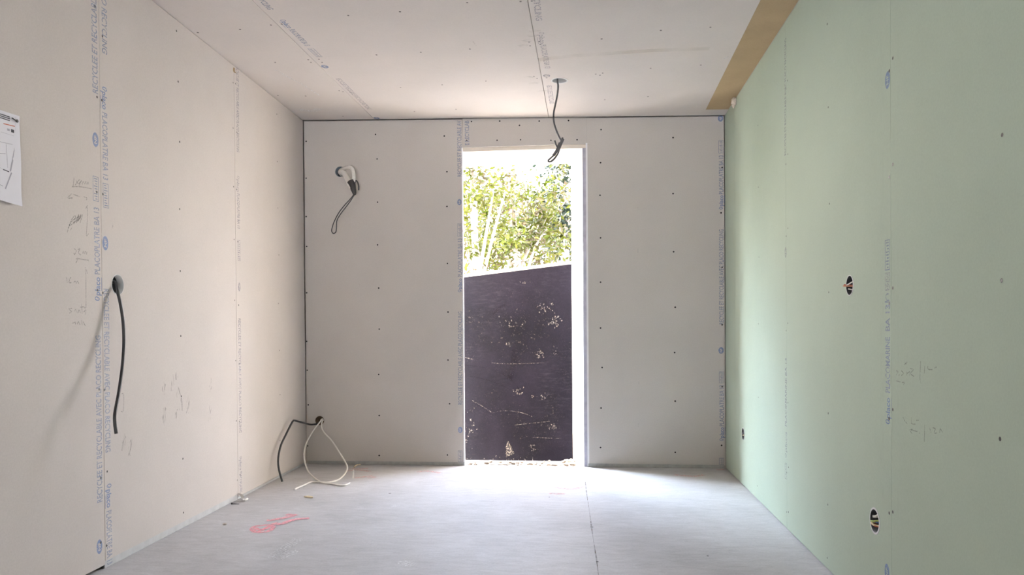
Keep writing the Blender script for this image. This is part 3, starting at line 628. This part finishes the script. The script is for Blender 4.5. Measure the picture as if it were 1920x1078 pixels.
# cables out of the low hole by the corner
m = MB(); c0 = pbw
cp = [c0 + Vector((-0.012, 0.03, -0.016)), c0 + Vector((-0.016, -0.006, -0.022))] + [aty(x, y, o) for x, y, o in ((583, 796, -.05), (574, 794, -.10))] + [on('left', x, y, o) for x, y, o in ((566, 792, .055), (553, 788.5, .04), (549.5, 789.5, .038), (545, 797, .036), (536, 815, .034), (527.5, 833, .034), (523, 850, .036), (521.5, 866, .04), (523.5, 882, .05))]
cp.append(on('floor', 529.3, 903, 0.006))
m.tube(cp, 0.0062, BLACKC, 10, 7); tagit(m.build('electrical_cable', None, cp[1]), 'black cable kinked from the low hole down to the floor along the left wall', 'cable')
def white_cable(pts_air, pts_floor, tip, label, start):
    m = MB(); pts = [c0 + Vector(start) + Vector((0, 0.03, 0)), c0 + Vector(start)] + [aty(*p) for p in pts_air] + [on('floor', x, y, 0.0052) for x, y in pts_floor] + tip
    m.tube(pts, 0.0049, WHITEC, 10, 7); return tagit(m.build('electrical_cable', None, pts[1]), label, 'cable')
white_cable([(600, 791, -.03), (586, 810, -.09), (574.5, 831, -.16), (570, 852, -.24), (573.5, 873, -.30), (582, 889, -.37)], [(601, 903.5), (620, 906.5), (640, 910), (652, 907.5)],
            [aty(660.5, 901, -.50), aty(662.6, 881, -.50)], 'white cable looping left from the low hole, tip standing up from the floor', (0.014, -0.004, 0.008))
white_cable([(603, 800, -.03), (608, 811, -.06), (622, 826, -.12), (637, 849, -.22), (650, 872, -.31), (648.5, 885, -.37)], [(636, 898.5), (618, 903.6), (600, 904), (584, 903.7), (570, 909.5), (553, 917)],
            [], 'white cable looping right from the low hole, tail lying towards the left wall', (0.020, -0.004, 0.0))

# cable hanging from the ceiling box, folded and stripped end
yc = pbc.y
m = empty('pendant_cable', pbc, 'grey cable hanging from the ceiling with folded bare end in front of the opening', 'cable')
k = MB(); k.tube([pbc + Vector((-0.012, 0, 0.04))] + [aty(x, y, yc) for x, y in ((1045.5, 153), (1046.5, 162), (1045, 178), (1041.5, 195), (1038, 213), (1038.5, 229), (1043, 244), (1049, 258), (1053, 264))], 0.0052, GREYC, 10, 7); k.build('cable', m)
k = MB(); k.tube([aty(x, y, yc-.005) for x, y in ((1055, 258), (1051, 268), (1046, 279), (1040, 289), (1033, 296), (1028.5, 300), (1029, 303), (1034, 302.5), (1040, 297), (1046, 288), (1049, 279), (1053, 269), (1056.5, 261))], 0.0055, GREYC, 10, 6); k.tube([aty(x, y, yc-.002) for x, y in ((1050, 268), (1046, 278), (1041, 287), (1037, 292))], 0.0085, GREYC, 10, 5); k.build('folded_end', m)
k = MB(); k.tube([aty(x, y, yc-.01) for x, y in ((1045.5, 277), (1042.5, 271), (1040, 263.5))], 0.005, GREYC, 8, 4); k.build('cut_end', m)
k = MB(); k.tube([aty(x, y, yc-.004) for x, y in ((1033, 300.8), (1038, 297.5), (1043, 290.5))], 0.0028, CHIP, 8, 4); k.build('bare_wire', m)

for b in BOARDS: b.build()


# ochre strip of ceiling board along the green wall
k = MB(); z_ = -0.0012
yo0 = on('ceil', 1330, 205).y; xo = on('ceil', 1324, 204).x; xo1 = on('ceil', 1426, 0).x; yo1 = on('ceil', 1426, 0).y
def xe(y): return xo + (xo1-xo)*(y-yo0)/(yo1-yo0)
pts = [(xe(yo0), yo0), (rx(yo0)-0.001, yo0), (rx(YB)-0.001, YB), (xe(YB), YB)]
k.prism([Vector((x, y, cz(x, y)-0.0015)) for x, y in pts], Vector((0, 0, 0.0012)), KRAFT)
ko = k.build('ochre_strip', CE); ko['label'] = 'ochre strip along the green wall'
# sill bands at the wall feet
k = MB()
for a, b, h in ((-0.02, L1, 0.010), (L1-0.005, L2, 0.030)):
    k.prism([wpt('left', a, 0.001, -0.006), wpt('left', b, 0.001, -0.006), wpt('left', b, h+0.004, -0.006), wpt('left', a, h+0.004, -0.006)], PL['left'][1]*0.0045, FOIL)
tagit(k.build('baseboard_left'), 'grey-blue sill band under the cream left wall', 'sill band', kind='structure')
k = MB()
for a, b in ((lx(0)+0.01, sb), (DXR+0.004, rx(0)-0.01)):
    k.prism([wpt('back', a, 0.001, -0.004), wpt('back', b, 0.001, -0.004), wpt('back', b, 0.024, -0.004), wpt('back', a, 0.024, -0.004)], PL['back'][1]*0.007, FOILB)
tagit(k.build('baseboard_back'), 'grey-blue sill band under the back wall', 'sill band', kind='structure')

# ------------------------------------------------------------------ door opening lining
d1 = bpy.data.objects.new('door_1', None); C.objects.link(d1); d1.location = ((DXL+DXR)/2, 0, 0); tagit(d1, 'unfinished door opening lined with raw pale timber', 'door opening', kind='structure')
yi = 0.016
k = MB(); k.prism([(DIR, yi, -0.10), (DIR+0.05, yi, -0.10), (DOR+0.05, DY, -0.10), (DOR, DY, -0.10)], Vector((0, 0, DZ+0.10)), WOOD); k.build('jamb', d1)
k = MB(); k.prism([(DXL-0.004, yi, -0.10), (DXL-0.03, yi, -0.10), (DOL-0.03, DY, -0.10), (DOL, DY, -0.10)], Vector((0, 0, DZ+0.10)), WOOD); k.build('jamb', d1)
k = MB(); k.prism([(DXL-0.02, yi, DZ), (DXR+0.02, yi, DZ), (DOR+0.05, DY, DZ), (DOL-0.03, DY, DZ)], Vector((0, 0, 0.028)), WOODH); k.build('head_jamb', d1)
k = MB(); k.box((DXR-0.002, -0.0015, 0.004), (DXR+0.010, 0.014, DZB+0.004), BEAD); k.build('corner_bead', d1)
k = MB(); k.box((DXL-0.0075, -0.001, 0.02), (DXL+0.0005, 0.014, DZB), BEAD); k.build('corner_bead', d1)
k = MB(); k.box((DIR-0.001, 0.0135, 0.0), (DXR+0.002, 0.0165, DZ), EDGE); k.build('gap_strip', d1)
q0, q1, q2 = aty(1074, 640, DY-0.03), aty(1074, 866, DY-0.03), aty(1085, 866, DY-0.03)
k = MB(); k.prism([q0, q1 + Vector((0, 0, -0.03)), q2 + Vector((0, 0, -0.03)), q0 + Vector((0.006, 0, 0))], Vector((0, 0.018, 0)), LATH); k.build('stop_lath', d1)
k = MB(); k.prism([(DXL-0.03, 0.021, -0.16), (DXR+0.03, 0.021, -0.16), (DOR+0.03, DY+0.1, -0.16), (DOL-0.03, DY+0.1, -0.16)], Vector((0, 0, 0.10)), SILL); k.build('sill', d1)

# black board closing the lower part of the opening from outside
yb = 0.85
zl, zr = aty(870, 520, yb).z, aty(1072, 495, yb).z
xa, xb = aty(868, 600, yb).x-0.03, aty(1073, 600, yb).x+0.05; xl_, xr_ = aty(870, 515, yb).x, aty(1072, 490, yb).x
def zt(x): return zl + (zr-zl)*(x-xl_)/(xr_-xl_)
e = empty('shuttering_board', ((xa+xb)/2, yb, -0.17), 'scuffed black shuttering board with sloping top closing the lower opening', 'board')
k = MB(); k.prism([(xa, yb, -0.17), (xb, yb, -0.17), (xb, yb, zt(xb)), (xa, yb, zt(xa))], Vector((0, 0.021, 0)), FILM); k.build('face_panel', e)
k = MB(); k.prism([(xa, yb+0.022, zt(xa)-0.02), (xb, yb+0.022, zt(xb)-0.02), (xb, yb+0.022, zt(xb)+0.028), (xa, yb+0.022, zt(xa)+0.028)], Vector((0, 0.04, 0)), WOODH); k.build('top_batten', e)
# scars on the board face: long scratches, a torn triangle, splashes of plaster
k = MB(); bface = [o for o in e.children if o.name.startswith('face_panel')][0]; nb = Vector((0, -1, 0)); ye = yb-0.0008
SCR = faded('plaster_scar', (0.26, 0.225, 0.19), 0.8, 120, 0.42, 0.62)
DKS = faded('dark_rub', (0.0015, 0.0015, 0.002), 0.3, 6, 0.25, 0.85)
for st_, wd in (([(884, 750), (905, 762), (923, 774)], .004), ([(923, 774), (945, 770), (975, 773), (998, 781)], .0025), ([(921, 680), (950, 682), (1000, 681), (1020, 680)], .003), ([(872, 670), (888, 674)], .004), ([(965, 797), (1000, 793), (1030, 790)], .004), ([(1000, 820), (1050, 822)], .003)):
    k.ribbon([aty(x, y, ye) for x, y in st_], wd, nb, SCR)
for c_, r_ in (((953, 855), 0),):
    k.poly([aty(x, y, ye) for x, y in ((953, 826), (965, 851), (949, 857), (948, 838))], SCR)
random.seed(3)
for cx_, cy_, sx_, sy_, n_ in ((1022, 580, 12, 8, 34), (1040, 600, 9, 12, 40), (1012, 664, 9, 7, 26), (1041, 660, 4, 8, 10), (953, 646, 6, 3, 8), (975, 735, 16, 7, 16), (1018, 745, 9, 6, 12), (1035, 800, 9, 8, 22), (985, 530, 12, 2, 7), (998, 742, 4, 4, 5), (1000, 840, 6, 8, 12), (950, 865, 40, 6, 40), (880, 800, 12, 40, 36), (960, 600, 18, 20, 22)):
    for _ in range(n_):
        x, y = random.gauss(cx_, sx_*.6), random.gauss(cy_, sy_*.6)
        if not (872 < x < 1069 and y < 868): continue
        k.disc(aty(x, y, ye), nb, random.uniform(.002, .0085), SCR, 7, None, random.uniform(.002, .007))
for st_, wd in (([(872, 684), (910, 690), (940, 700), (965, 718), (975, 735)], .006), ([(872, 704), (905, 710), (940, 722), (962, 734)], .008), ([(925, 590), (935, 578), (947, 572)], .02), ([(966, 655), (962, 690), (955, 712)], .05)):
    k.ribbon([aty(x, y, ye+0.0003) for x, y in st_], wd, nb, DKS)
add_extras(bface, k)

# rubble on the threshold
random.seed(5); k = MB()
for i in range(130):
    t = random.random(); y = random.uniform(0.03, 0.44); x = DXL+0.02 + (DXR-DXL-0.06)*t - 0.10*(y/DY)*(1 if t > .4 else .6)
    r = random.uniform(.006, .019) * (1.5 if t > .72 else 1.0)
    k.lump((x, y, -0.058 + r*0.5 + (0.028 if t > .7 else 0.008)*random.random()), r, RUBB, i, (1.3, 1, .75), 1)
tagit(k.build('rubble'), 'pale rubble and plaster crumbs on the threshold under the black board', 'rubble', kind='stuff')

# ------------------------------------------------------------------ loose bits
# sheet of paper pinned on the left wall
k = MB(); n = PL['left'][1]; N_ = 10
A = [on('left', x, y) for x, y in ((-95, 176), (34.5, 218), (33.5, 387), (-95, 349))]
g = [[None]*(N_+1) for _ in range(N_+1)]
for i in range(N_+1):
    for j in range(N_+1):
        u, v = i/N_, j/N_
        p = (A[0]*(1-u) + A[1]*u)*(1-v) + (A[3]*(1-u) + A[2]*u)*v
        off = 0.004 + 0.012*max(0, v-0.35) + 0.006*math.sin(3*u + 4*v)**2*v + 0.012*max(0, u-.85)*(v > .1)
        g[i][j] = k.bm.verts.new(p + n*off)
fs = []
for i in range(N_):
    for j in range(N_):
        f = k.bm.faces.new((g[i][j], g[i+1][j], g[i+1][j+1], g[i][j+1])); f.material_index = k.slot(SHEET); f.smooth = True; fs.append(f)
def pap(u, v): 
    p = (A[0]*(1-u) + A[1]*u)*(1-v) + (A[3]*(1-u) + A[2]*u)*v
    return p + n*(0.0048 + 0.012*max(0, v-0.35) + 0.006*math.sin(3*u + 4*v)**2*v)
def pk(pts, wd, m_): k.ribbon([pap(*q) for q in pts], wd, n, m_, 1)
for v in (.025, .045, .065): pk([(.55, v+.02), (.84, v+.02)], .003, DKINK)
pk([(.74, .14), (.92, .13)], .003, REDW); pk([(.80, .19), (.84, .19)], .007, GREYINK); pk([(.86, .19), (.91, .19)], .010, DKINK)
pk([(.3, .38), (.88, .34)], .0015, GREYINK); pk([(.92, .36), (.82, .65)], .006, GREYINK); pk([(.80, .66), (.3, .62)], .003, DKINK); pk([(.84, .66), (.74, .86)], .005, GREYINK); pk([(.78, .36), (.78, .62)], .0015, GREYINK)
pk([(.60, .50), (.76, .47)], .002, GREYINK); pk([(.35, .42), (.35, .62)], .002, GREYINK); pk([(.42, .80), (.70, .84)], .002, GREYINK)
pk([(.93, .02), (.93, .24), (.70, .24)], .001, GREYINK)
tagit(k.build('paper_sheet', None, A[1]), 'white printed plan sheet pinned on the cream left wall', 'paper')
k = MB(); p = on('left', 27.5, 227, 0.0)
k.tube([p - n*0.01, p + n*0.008], 0.0024, STEEL, 8, 1); k.tube([p + n*0.007, p + n*0.010], 0.005, SCREW, 10, 1)
k.tube([p + n*0.009 + Vector((0, -0.006, 0.0)), p + n*0.010 + Vector((0, -0.024, 0.003))], 0.002, SCREW, 6, 1)
tagit(k.build('nail', None, p), 'dark nail holding the corner of the white plan sheet', 'nail')
# scraps
def floor_thing(name, cat, label, x, y, fn):
    p = on('floor', x, y); k = MB(); fn(k, p); return tagit(k.build(name, None, p), label, cat)
floor_thing('screw', 'screw', 'loose black screw lying on the floor near the left wall', 441, 946, lambda k, p: (k.tube([p+Vector((-.018, 0, .004)), p+Vector((.02, .004, .0025))], lambda t: .0028*(1-.6*t), SCREW, 8, 3), k.tube([p+Vector((-.021, 0, .005)), p+Vector((-.017, 0, .005))], .0048, SCREW, 10, 1)))
floor_thing('wood_chip', 'chip', 'small straw-coloured wood chip on the floor before the white cables', 578.5, 933.5, lambda k, p: k.prism([p+Vector((-.03, .01, .002)), p+Vector((.028, -.008, .002)), p+Vector((.02, .008, .002)), p+Vector((-.012, .022, .002))], Vector((0, 0, .006)), CHIP))
floor_thing('plaster_crumb', 'crumb', 'white plaster crumb on the floor between left wall and pink mark', 421, 984, lambda k, p: k.lump(p+Vector((0, 0, .004)), .009, PLASTER, 3, (1, 1, .6)))
k = MB(); p = on('left', 447, 932, 0.006)
k.ribbon([on('left', x, y, o) for x, y, o in ((447.5, 925, .004), (452, 928, .03), (456, 934, .05), (458.5, 938, .055))], 0.018, Vector((.4, -.3, .85)).normalized(), STEEL)
k.ribbon([on('floor', x, y, .004) for x, y in ((443, 940), (452, 939.5), (460, 938)) ], 0.012, Vector((0, 0, 1)), STEEL)
k.tube([on('floor', 457.5, 938.5, .006), on('floor', 464, 935, .008)], .006, WHITEC, 8, 1)
tagit(k.build('metal_offcut', None, p), 'bent metal strip offcut poking out under the left wall joint', 'offcut')
k = MB(); k.ribbon([on('left', x, y, o) for x, y, o in ((438.8, 127, .004), (439, 134, .01), (443, 137, .03), (447, 136.5, .045), (451.5, 134.5, .06))], 0.010, Vector((.3, -.5, .8)).normalized(), KRAFT)
tagit(k.build('tape_curl', None, on('left', 440, 135)), 'curled strip of tape at the top of the left wall joint', 'tape')
k = MB(); p = on('right', 1376.5, 191, 0.012)
k.lump(p + Vector((0, 0, 0.004)), 0.020, PLASTER, 9, (.8, 1.0, 1.35)); k.lump(p + Vector((-.004, 0, -0.02)), 0.013, PLASTER, 4, (.7, .8, 1.2))
tagit(k.build('plaster_lump', None, p), 'small plaster lump stuck under the ochre strip at the green wall', 'plaster')
k = MB(); p = on('floor', 672, 872)
k.tube([on('floor', 664, 876, .01), on('floor', 668, 872, .02), on('floor', 676, 871, .018)], .004, CHIP, 7, 4)
tagit(k.build('wood_splinter', None, p), 'yellowish splinter at the foot of the back wall beside the white cable tip', 'splinter')

# ------------------------------------------------------------------ outdoors: ground, trees
k = MB(); 
k.prism([(-40, 0.47, -0.17), (40, 0.47, -0.17), (40, 60, -0.17), (-40, 60, -0.17)], Vector((0, 0, -0.05)), GROUND)
k.prism([(-40, YB-60, -0.14), (40, YB-60, -0.14), (40, YB-0.25, -0.14), (-40, YB-0.25, -0.14)], Vector((0, 0, -0.05)), GROUND)
tagit(k.build('ground'), 'pale sunlit ground outside', 'ground', kind='structure')
def tree(x, y, h, crown, n_clump, n_leaf, lm, label, seed, spread=0.34, leaf=0.045, branches=6, group='trees beyond the opening'):
    R = random.Random(seed); e = empty('tree', (x, y, -0.17), label, 'tree', group)
    k = MB(); base = Vector((x, y, -0.17)); top = Vector((x+R.uniform(-.3, .3), y+R.uniform(-.2, .2), h*0.92))
    tr = [base, base.lerp(top, .3)+Vector((R.uniform(-.1, .1), 0, 0)), base.lerp(top, .65)+Vector((R.uniform(-.15, .15), 0, 0)), top]
    k.tube(tr, lambda t: 0.075*(1-.8*t)+.006, BARK, 9, 6); k.build('trunk', e)
    (cx_, cy_, cz_), (ax, ay, az) = crown; cl = []
    for _ in range(n_clump):
        while True:
            v = Vector((R.uniform(-1, 1), R.uniform(-1, 1), R.uniform(-1, 1)))
            if v.length < 1: break
        cl.append(Vector((cx_+v.x*ax, cy_+v.y*ay, cz_+v.z*az)))
    for b in range(branches):
        s = base.lerp(top, R.uniform(.25, .85)); t = cl[(b*7) % len(cl)]
        k = MB(); k.tube([s, s.lerp(t, .5)+Vector((0, 0, R.uniform(.0, .25))), t], lambda q: 0.028*(1-.75*q)+.003, BARK, 7, 5); k.build('branch', e)
    k = MB(); i_ = [k.slot(q) for q in lm]
    for c in cl:
        mi = R.choice(i_)
        for _ in range(n_leaf):
            p = c + Vector((R.gauss(0, spread), R.gauss(0, spread), R.gauss(0, spread*.7)))
            d = Vector((R.gauss(0, 1), R.gauss(0, 1), R.gauss(-.3, .7))).normalized(); q = Vector((R.gauss(0, 1), R.gauss(0, 1), R.gauss(0, 1)))
            sd_ = d.cross(q).normalized(); nn = d.cross(sd_); L_ = leaf*R.uniform(.7, 1.4)
            a, b_, c_, d_ = p, p + d*L_ + sd_*L_*.42 - nn*L_*.12, p + d*L_*2, p + d*L_ - sd_*L_*.42 - nn*L_*.12
            V = [k.bm.verts.new(z) for z in (a, b_, c_, d_)]
            for tri in ((0, 1, 2), (0, 2, 3)):
                f = k.bm.faces.new([V[z] for z in tri]); f.material_index = mi if R.random() < .8 else R.choice(i_)
    k.build('crown', e); return e
def wx(px, y): return aty(px, 400, y).x
Y = [LEAFY, LEAFY, LEAFT]; T = [LEAFT, LEAFY, LEAFT]; D = [LEAFD, LEAFD, LEAFY]
tree(wx(892, 4.6), 4.6, 4.0, ((wx(892, 4.6), 4.6, 2.45), (0.6, .5, .75)), 28, 60, Y, 'yellow-green tree nearest the left edge of the opening', 11, 0.13, 0.042, 5)
tree(wx(975, 6.6), 6.6, 5.0, ((wx(965, 6.6), 6.6, 2.6), (0.8, .6, 1.1)), 46, 70, Y, 'bright yellow-green tree in the middle of the opening', 12, 0.15, 0.050, 6)
tree(wx(1060, 8.0), 8.0, 5.2, ((wx(1058, 8.0), 8.0, 3.1), (0.42, .5, .85)), 24, 90, D, 'dark green tree at the right edge of the opening', 13, 0.15, 0.052, 5)
tree(wx(1030, 11.0), 11.0, 5.0, ((wx(1020, 11), 11.0, 2.5), (1.2, .6, 1.2)), 52, 60, T, 'tan-leaved tree behind the middle of the opening', 14, 0.20, 0.065, 6)
tree(wx(860, 12.5), 12.5, 6.0, ((wx(900, 12.5), 12.5, 3.4), (1.2, .8, 1.6)), 46, 60, T, 'tan and green tree behind the left edge of the opening', 15, 0.22, 0.07, 6)
LB = [leaf_mat('bounce_light_leaf', (0.44, 0.47, 0.10), (0.50, 0.45, 0.14))]  # unseen added tree: leaf colour brightened to bounce yellow-green light onto the green wall
tree(-4.6, 3.9, 3.2, ((-4.6, 3.9, 1.55), (0.8, 1.0, 1.25)), 60, 60, LB, 'unseen bushy tree added outside left of the opening to bounce yellow-green light in', 21, 0.24, 0.07, 6)
